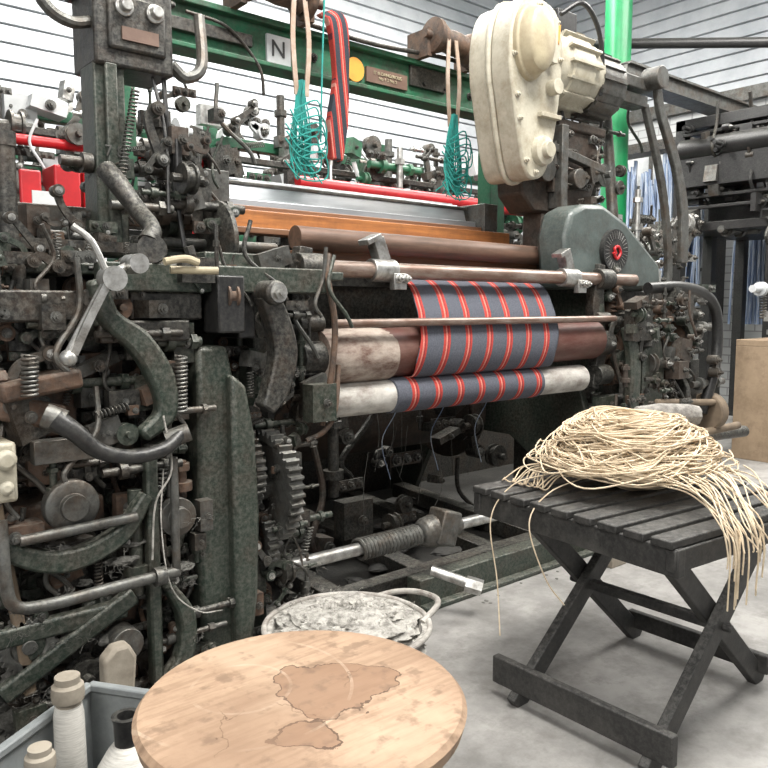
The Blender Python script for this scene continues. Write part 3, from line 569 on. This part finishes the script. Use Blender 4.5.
# --- control box on pillar
bm=B();bx(bm,.9,1.16,2.46,2.66,1.95,2.32);bx(bm,.88,1.18,2.47,2.67,2.18,2.2);bx(bm,.94,1.13,2.445,2.47,2.0,2.17);mk('control_box',bm,'iron_black',L,.015)
bm=B()
for x,z in((.99,2.13),(1.09,2.13)): lathe(bm,(x,2.446,z),(x,2.41,z),[(0,.03),(.3,.03),(.35,.02),(1,.018)],20)
cyl(bm,(1.04,2.46,2.27),(1.04,2.42,2.27),.022)
mk('control_knobs',bm,'steel',L,.003)
bm=B();bx(bm,.98,1.1,2.438,2.446,2.03,2.07);mk('control_label',bm,'plate',L)
bm=B();sweep(bm,[(.9,2.5,2.08),(.84,2.48,2.06),(.78,2.48,2.08),(.74,2.48,2.14),(.75,2.48,2.25)],.018);sweep(bm,[(1.17,2.5,2.0),(1.22,2.5,1.97),(1.28,2.5,2.02),(1.3,2.55,2.2)],.02);mk('control_conduit',bm,'iron_grey',L)
bm=B();bx(bm,.9,1.0,2.48,2.6,1.36,1.96);bx(bm,.88,1.02,2.5,2.6,1.36,1.42);bx(bm,.93,.97,2.46,2.48,1.4,1.96);mk('control_pillar',bm,'iron_green',L,.006)
bm=B();sweep(bm,[(1.14,2.5,1.96),(1.14,2.48,1.8),(1.16,2.48,1.6),(1.18,2.46,1.4)],.008);sweep(bm,[(1.1,2.5,1.96),(1.12,2.45,1.75),(1.1,2.4,1.5)],.006);cyl(bm,(1.16,2.45,1.75),(1.16,2.45,1.62),.014);mk('control_cables',bm,'blackpaint',L)
text('7 8\n22',(.95,2.457,1.66),.05,'iron_grey',L,name='pillar_number')

# ------------------------------------------------------------ looms behind
def bgloom(name,ox,oy,seed,W=4.6):
    e=empty(name)
    bm=B()
    for z in(1.95,2.3): bx(bm,ox,ox+W,oy,oy+.08,z,z+.07)
    for x in(0,W*.33,W*.66,W-.1): bx(bm,ox+x,ox+x+.1,oy,oy+.1,0,2.5)
    mk('arch_frame',bm,'beamgreen',e,.004)
    bm=B();cyl(bm,(ox,oy-.25,2.12),(ox+W*.3,oy-.25,2.12),.03);cyl(bm,(ox+W*.42,oy-.5,2.02),(ox+W,oy-.5,2.02),.05);bx(bm,ox+1.2,ox+1.5,oy-.35,oy-.2,1.6,1.85);bx(bm,ox+W*.6,ox+W*.66,oy-.35,oy-.2,1.7,1.95)
    mk('red_rails',bm,'redpaint',e)
    bm=B()
    bx(bm,ox+.4,ox+W*.9,oy-.2,oy-.18,1.98,2.06);bx(bm,ox+.9,ox+W*.8,oy-.1,oy-.08,1.65,1.85);bx(bm,ox,ox+1.4,oy-.4,oy-.36,1.3,1.6)
    mk('white_sheets',bm,'whitepaint',e)
    bm=B()
    bx(bm,ox,ox+W,oy-.1,oy+.9,.2,1.0);bx(bm,ox,ox+W,oy-.3,oy-.2,1.55,1.62);bx(bm,ox,ox+W,oy+.3,oy+.36,1.2,1.8)
    for i in range(9): bx(bm,ox+i*W/9,ox+i*W/9+.05,oy-.25,oy-.15,1.4,2.12)
    bx(bm,ox,ox+W,oy-.22,oy-.16,1.9,1.94);bx(bm,ox,ox+W,oy+.4,oy+.5,1.5,2.1);bx(bm,ox,ox+W,oy-.24,oy-.18,2.16,2.2)
    for i in range(4): cyl(bm,(ox+.3+i*W/4,oy-.28,1.78),(ox+.8+i*W/4,oy-.28,1.78),.1)
    mk('black_frames',bm,'iron_black',e,.004)
    clutter('bits',e,(ox,ox+W,oy-.4,oy+.1,1.4,2.45),400,seed,sc=1.5,pal=('iron_black','iron_black','iron_black','iron_grey','iron_grey','steel','whitepaint','beamgreen'))
    return e
g=bgloom('power_loom',1.0,4.9,51)
bm=B();bx(bm,1.19,1.30,4.4,4.43,1.5,1.92);bx(bm,1.36,1.50,4.38,4.6,1.55,1.96);bx(bm,1.54,1.66,4.45,4.6,1.55,1.95);mk('red_guard_boxes',bm,'redpaint',g,.01)
bm=B();bx(bm,1.22,1.35,4.3,4.31,1.48,1.80);mk('notice_board',bm,'whitepaint',g)
text('RISK\nMUST BE CLEAN\nTHIS BRAKE\nUNDER THE\nMOTOR',(1.285,4.295,1.67),.02,'redpaint',g,name='notice_text')
bgloom('power_loom',.5,6.3,52,5.5)
# ------------------------------------------------------------ right background machines
e=empty('jacquard_machine')
bm=B()
bx(bm,7.0,8.4,3.0,4.0,2.85,2.95);bx(bm,7.0,8.4,3.0,4.0,1.9,1.98)
for x in(7.0,7.6,8.3):
    for y in(3.0,3.9): bx(bm,x,x+.1,y,y+.1,0,2.95)
bx(bm,7.3,8.3,3.3,3.8,2.0,2.8);bx(bm,6.9,7.1,3.0,3.9,2.3,2.6);cyl(bm,(6.95,3.0,2.65),(6.95,3.9,2.65),.1)
for z in(2.1,2.2,2.7,2.78): bx(bm,6.95,7.0,3.0,3.9,z,z+.03)
mk('black_frame',bm,'blackpaint',e,.005)
clutter('bits',e,(6.9,7.3,2.95,3.85,1.9,2.9),90,61,sc=1.6,pal=('blackpaint','blackpaint','iron_black','iron_grey'))
bm=B();R=random.Random(2)
for i in range(130):
    y=2.9+R.random()*1.2;x=R.uniform(8.5,8.7);z=R.uniform(2.4,3.1);sweep(bm,[(x,y,z),(x+.02,y+R.uniform(-.05,.05),z-.6),(x,y+R.uniform(-.06,.06),1.0)],.014,5,3)
mk('warp_threads',bm,'blueyarn',e)
e=empty('yarn_rack')
bm=B()
for i in range(90):
    y=4.4+R.random()*1.5;x=R.uniform(8.35,8.55);z=R.uniform(2.6,3.0);sweep(bm,[(x,y,z),(x+.02,y+R.uniform(-.05,.05),z-.5),(x,y+R.uniform(-.05,.05),1.2)],.022,5,3)
mk('hanging_skeins',bm,'blueyarn',e)
bm=B();bx(bm,8.3,8.6,4.25,6.05,3.0,3.08);bx(bm,8.3,8.6,4.25,4.33,0,3.0);bx(bm,8.3,8.6,5.97,6.05,0,3.0);bx(bm,8.3,8.6,4.25,6.05,1.1,1.18);mk('rack_frame',bm,'iron_black',e)
e=empty('workbench')
bm=B();bx(bm,6.0,8.4,2.05,2.85,.89,.94);bx(bm,6.0,6.06,2.05,2.85,0,.89);bx(bm,6.06,8.4,2.1,2.16,0,.89);mk('plywood_carcass',bm,'board',e,.004)
clutter('tools',e,(6.05,7.8,2.15,2.75,.96,1.4),120,71,sc=1.5,pal=('iron_grey','steel','iron_black','iron_black','whitepaint'))
e=empty('winding_machine')
bm=B();bx(bm,4.9,6.2,3.6,4.2,0,1.1);bx(bm,5.0,6.1,3.7,4.1,1.1,1.5);mk('body',bm,'iron_grey',e,.02)
clutter('bits',e,(4.8,6.4,3.3,3.7,.8,1.9),130,72,sc=1.4,pal=('iron_grey','steel','iron_black','iron_black','iron_black'))

# ------------------------------------------------------------ folding slatted stool
S=empty('folding_stool')
T=.62
bm=B();O=V((1.745,.95,0));ang=math.radians(-5);ey=V((-math.sin(ang),math.cos(ang),0));ex=V((math.cos(ang),math.sin(ang),0))
def tp(u,v,z): return O+ex*u+ey*v+V((0,0,z))
n=9;wy=.76
for i in range(n):
    v=(i+.5)*wy/n;box(bm,tp(.38,v,T-.012),(.78,.064,.022),rz=ang)
mk('slats',bm,'stoolwood',S,.004)
bm=B()
box(bm,tp(.02,wy/2,T-.06),(.03,wy,.075),rz=ang);box(bm,tp(.72,wy/2,T-.06),(.03,wy,.075),rz=ang)
box(bm,tp(.37,.02,T-.055),(.74,.03,.06),rz=ang);box(bm,tp(.37,wy-.02,T-.055),(.74,.03,.06),rz=ang)
mk('apron',bm,'stoolwood',S,.004)
bm=B()
for y,dx in((1.0,0),(1.44,.0)):
    beam(bm,(1.72,y,.0),(2.44,y+.02,T-.05),.03,.065)
    beam(bm,(1.82,y+.045,T-.05),(2.46,y+.045,.0),.03,.065)
    cyl(bm,(2.1,y-.03,.29),(2.1,y+.08,.29),.012,seg=10)
mk('crossed_legs',bm,'stoolwood',S,.004)
bm=B();box(bm,(1.735,1.23,.085),(.028,.6,.085));box(bm,(2.43,1.25,.07),(.028,.5,.06));box(bm,(2.1,1.24,.29),(.03,.42,.03));mk('stretchers',bm,'stoolwood',S,.004)
R=random.Random(77);bm=B();C=V((2.2,1.37,T+.005))
for i in range(350):
    rx=R.uniform(.1,.31);ry=rx*R.uniform(.55,1.0);ph=R.uniform(0,2*pi);c=C+V((R.uniform(-.04,.04),R.uniform(-.04,.04),0))
    a0=R.uniform(0,2*pi);ln=R.uniform(.4,.95)*2*pi;pts=[];lift=R.uniform(.75,1.05);K=12
    for k in range(K):
        a=a0+ln*k/(K-1);w=1+R.uniform(-.05,.05)
        x=rx*math.cos(a)*w;y=ry*math.sin(a)*w
        s_=.6*math.sin(ph);xr=x*math.cos(s_)-y*math.sin(s_);yr=x*math.sin(s_)+y*math.cos(s_)
        d=math.hypot(xr/.36,yr/.35);z=max(.006,(1-d*d)*.235*lift+.012)
        pts.append(c+V((xr,yr,z)))
    sweep(bm,pts,.0025,5,4)
def drop(p,q,n,spread,zr):
    for i in range(n):
        s=V(p)+V((R.uniform(-spread,spread),R.uniform(-spread,spread),R.uniform(0,.04)));en=V(q)+V((R.uniform(-spread,spread),R.uniform(-.015,.01),R.uniform(*zr)))
        top=V((en.x+R.uniform(-.02,.02),max(en.y+.02,.9),T+R.uniform(.005,.03)))
        sweep(bm,[s,s.lerp(top,.5)+V((R.uniform(-.02,.02),0,.03)),top,V((en.x,en.y,T-.04)),en],.0023,5,6)
drop((2.05,1.12,T+.06),(1.90,.88,T-.1),14,.05,(-.12,.06))
drop((2.2,1.12,T+.08),(2.03,.875,T-.08),14,.06,(-.1,.06))
drop((2.3,1.12,T+.06),(2.2,.86,T-.1),8,.06,(-.08,.08))
for i in range(14):
    y=R.uniform(1.45,1.66);sweep(bm,[(2.02,y-.03,T+.06),(1.95+R.uniform(-.02,.02),y,T+.05),(1.9,y+R.uniform(-.03,.03),T+.012),(1.9+R.uniform(0,.06),y+.05,T+.008)],.0024,5,5)
sweep(bm,[(1.95,1.5,T+.05),(1.84,1.56,T+.02),(1.76,1.58,T-.08),(1.76,1.55,.35),(1.72,1.5,.2)],.0022,5,8)
sweep(bm,[(2.0,1.4,T+.05),(1.84,1.42,T+.02),(1.75,1.42,T-.06),(1.78,1.38,.4),(1.82,1.34,.32)],.0022,5,8)
mk('yarn_hank',bm,'yarn')
bm=B();blob(bm,(2.2,1.37,T+.085),(.2,.19,.085),4,4,.12);o=mk('hank_core',bm,'yarn');o.parent=bpy.data.objects['yarn_hank']
bm=B();lathe(bm,(2.36,1.47,T+.205),(2.56,1.33,T+.2),[(0,.01),(.05,.03),(.4,.042),(.8,.04),(.97,.03),(1,.01)],20)
for v in bm.verts: v.co+=noise.noise_vector(v.co*60)*.004
mk('yarn_cop',bm,'yarngrey')

# ------------------------------------------------------------ round stool in foreground
D=empty('round_wooden_stool');c=(.687,1.03)
bm=B();lathe(bm,(c[0],c[1],.505),(c[0],c[1],.55),[(0,.2),(.0,.255),(.25,.268),(.75,.274),(.95,.266),(1,.255),(1,.1)],72);mk('seat',bm,'discwood',D)
bm=B()
for a in(.6,2.2,3.75,5.3):
    cyl(bm,(c[0]+.15*math.cos(a),c[1]+.15*math.sin(a),.51),(c[0]+.21*math.cos(a),c[1]+.21*math.sin(a),0),.022,.017)
sweep(bm,[(c[0]+.18*math.cos(a*pi/8),c[1]+.18*math.sin(a*pi/8),.2) for a in range(17)],.01)
mk('legs',bm,'brownwood',D)
# ------------------------------------------------------------ lint basket
K=empty('lint_basket');c=V((1.44,1.9,0))
bm=B();lathe(bm,c,c+V((0,0,.18)),[(0,.2),(.1,.21),(.95,.255),(1,.262),(1,.24),(.3,.2)],40)
for v in bm.verts: v.co+=noise.noise_vector(v.co*14)*.008
mk('pan',bm,'lintwhite',K)
bm=B();R=random.Random(14);blob(bm,c+V((0,0,.15)),(.24,.24,.07),2,5,.25,6)
for i in range(30):
    a=R.uniform(0,6.28);r=R.uniform(0,.18);blob(bm,c+V((r*math.cos(a),r*math.sin(a),.19)),(R.uniform(.03,.06),R.uniform(.03,.06),.025),i,4,.4,6)
for i in range(40):
    a=R.uniform(0,6.28);r=R.uniform(0,.22);fuzz(bm,c+V((r*math.cos(a),r*math.sin(a),.215)),.02,R,10)
mk('lint_fill',bm,'lintwhite',K)
bm=B();sweep(bm,[c+V((.265*math.cos(i*pi/12),.265*math.sin(i*pi/12),.182)) for i in range(25)],.009)
sweep(bm,[c+V((.2,-.14,.18)),c+V((.29,-.12,.22)),c+V((.32,.0,.21)),c+V((.29,.1,.19)),c+V((.2,.15,.17))],.01)
mk('rim_wire',bm,'canvas',K)
# ------------------------------------------------------------ crate and bobbins
Q=empty('plastic_crate');q=V((.63,1.92,0))
e1=V((-.83,-.56,0));e2=V((.57,-.82,0))
def crate(z0,z1,t,Lx,Ly):
    bm=B()
    for s,d,l in((q,e1,Lx),(q+e2*Ly,e1,Lx),(q,e2,Ly),(q+e1*Lx,e2,Ly)):
        beam(bm,s+V((0,0,(z0+z1)/2)),s+d*l+V((0,0,(z0+z1)/2)),t,z1-z0)
    beam(bm,q+e1*Lx/2+V((0,0,.01)),q+e1*Lx/2+e2*Ly+V((0,0,.01)),Lx,.01)
    return bm
mk('crate_walls',crate(0,.24,.008,.5,.4),'crategrey',Q,.002)
mk('crate_rim',crate(.225,.245,.024,.5,.4),'crategrey',Q,.004)
def spool(name,p,r,h,mat='yarnwhite',ax=(0,0,1)):
    e=empty(name);p=V(p);ax=V(ax).normalized()
    bm=B();lathe(bm,p,p+ax*h,[(0,r*.5),(0,r*1.05),(.05,r*1.05),(.06,r*.9),(.7,r*.75),(.8,r*.7),(.82,r*.95),(.86,r),(.93,r*.95),(.95,r*.75),(1,r*.75),(1,r*.3)],24);mk('bobbin',bm,'paleblock',e)
    bm=B();lathe(bm,p+ax*h*.08,p+ax*h*.78,[(0,r*.9),(.05,r*.97),(.9,r*.9),(1,r*.8)],24);mk('wound_yarn',bm,mat,e)
spool('yarn_bobbin',(.54,1.8,.017),.038,.32)
spool('yarn_bobbin',(.43,1.64,.017),.032,.26)
e=empty('yarn_cone');bm=B();lathe(bm,(.59,1.57,.017),(.59,1.57,.3),[(0,.1),(.1,.105),(.6,.075),(.8,.042),(.85,.03)],28);mk('cone_yarn',bm,'yarnwhite',e)
bm=B();lathe(bm,(.59,1.57,.25),(.59,1.57,.32),[(0,.026),(.8,.028),(1,.032),(1,.02),(.2,.018)],20);mk('cone_tube',bm,'blackpaint',e)
bm=B();extr(bm,[(.68,0),(.68,.27),(.71,.3),(.75,.3),(.77,.26),(.76,.15),(.78,0)],'y',1.95,2.0);mk('wooden_block',bm,'paleblock',None,.01)
bm=B();R=random.Random(3)
for i in range(50): blob(bm,(R.uniform(.3,1.15),R.uniform(2.06,2.35),.02),(R.uniform(.03,.1),R.uniform(.03,.1),R.uniform(.02,.05)),i,3,.3,3)
for i in range(30): fuzz(bm,(R.uniform(.35,1.15),R.uniform(2.0,2.3),R.uniform(.03,.08)),R.uniform(.02,.04),R,12)
for i in range(26): blob(bm,(R.uniform(1.9,4),R.uniform(1.98,2.12),.0),(R.uniform(.005,.012),R.uniform(.005,.012),.003),i,1,.3)
mk('floor_lint',bm,'lint')
bm=B();bx(bm,3.0,3.12,1.95,2.05,0,.12);mk('wood_offcut',bm,'paleblock',bevel=.004)
bm=B();bx(bm,3.5,3.72,1.8,1.98,0,.16);mk('wood_offcut',bm,'cardboard',bevel=.004)

# ------------------------------------------------------------ light & world
w=bpy.data.worlds.new('w');scene.world=w;w.use_nodes=True;bg=w.node_tree.nodes['Background'];bg.inputs[0].default_value=(.97,.98,1,1);bg.inputs[1].default_value=.42
def area(loc,tgt,sx,sy,e,col=(1,.975,.93)):
    l=bpy.data.lights.new('area','AREA');l.shape='RECTANGLE';l.size=sx;l.size_y=sy;l.energy=e;l.color=col
    o=bpy.data.objects.new('added_area_light',l);scene.collection.objects.link(o);o.location=loc;o.rotation_euler=(V(tgt)-V(loc)).to_track_quat('-Z','Y').to_euler()  # unseen area light added for brightness, not a fitting of the room
area((2.0,.6,5.0),(2.2,2.0,0),3,1.2,370)
area((4.0,5.2,5.0),(4.0,5.6,0),6,1.5,560)
area((7.0,1.5,5.0),(7,2.5,0),3,2,310)
area((-1.5,-.5,3.2),(2,2.4,.8),1.5,1.2,95)
# ------------------------------------------------------------ camera
cd=bpy.data.cameras.new('camera');cd.sensor_width=36;cd.lens=36*769/768;cd.clip_start=.05
co=bpy.data.objects.new('camera',cd);scene.collection.objects.link(co);co.location=(0,0,1.2)
co.rotation_euler=(pi/2-math.atan(78/769),0,-math.radians(40));scene.camera=co
scene.view_settings.view_transform='Standard';scene.view_settings.exposure=.18
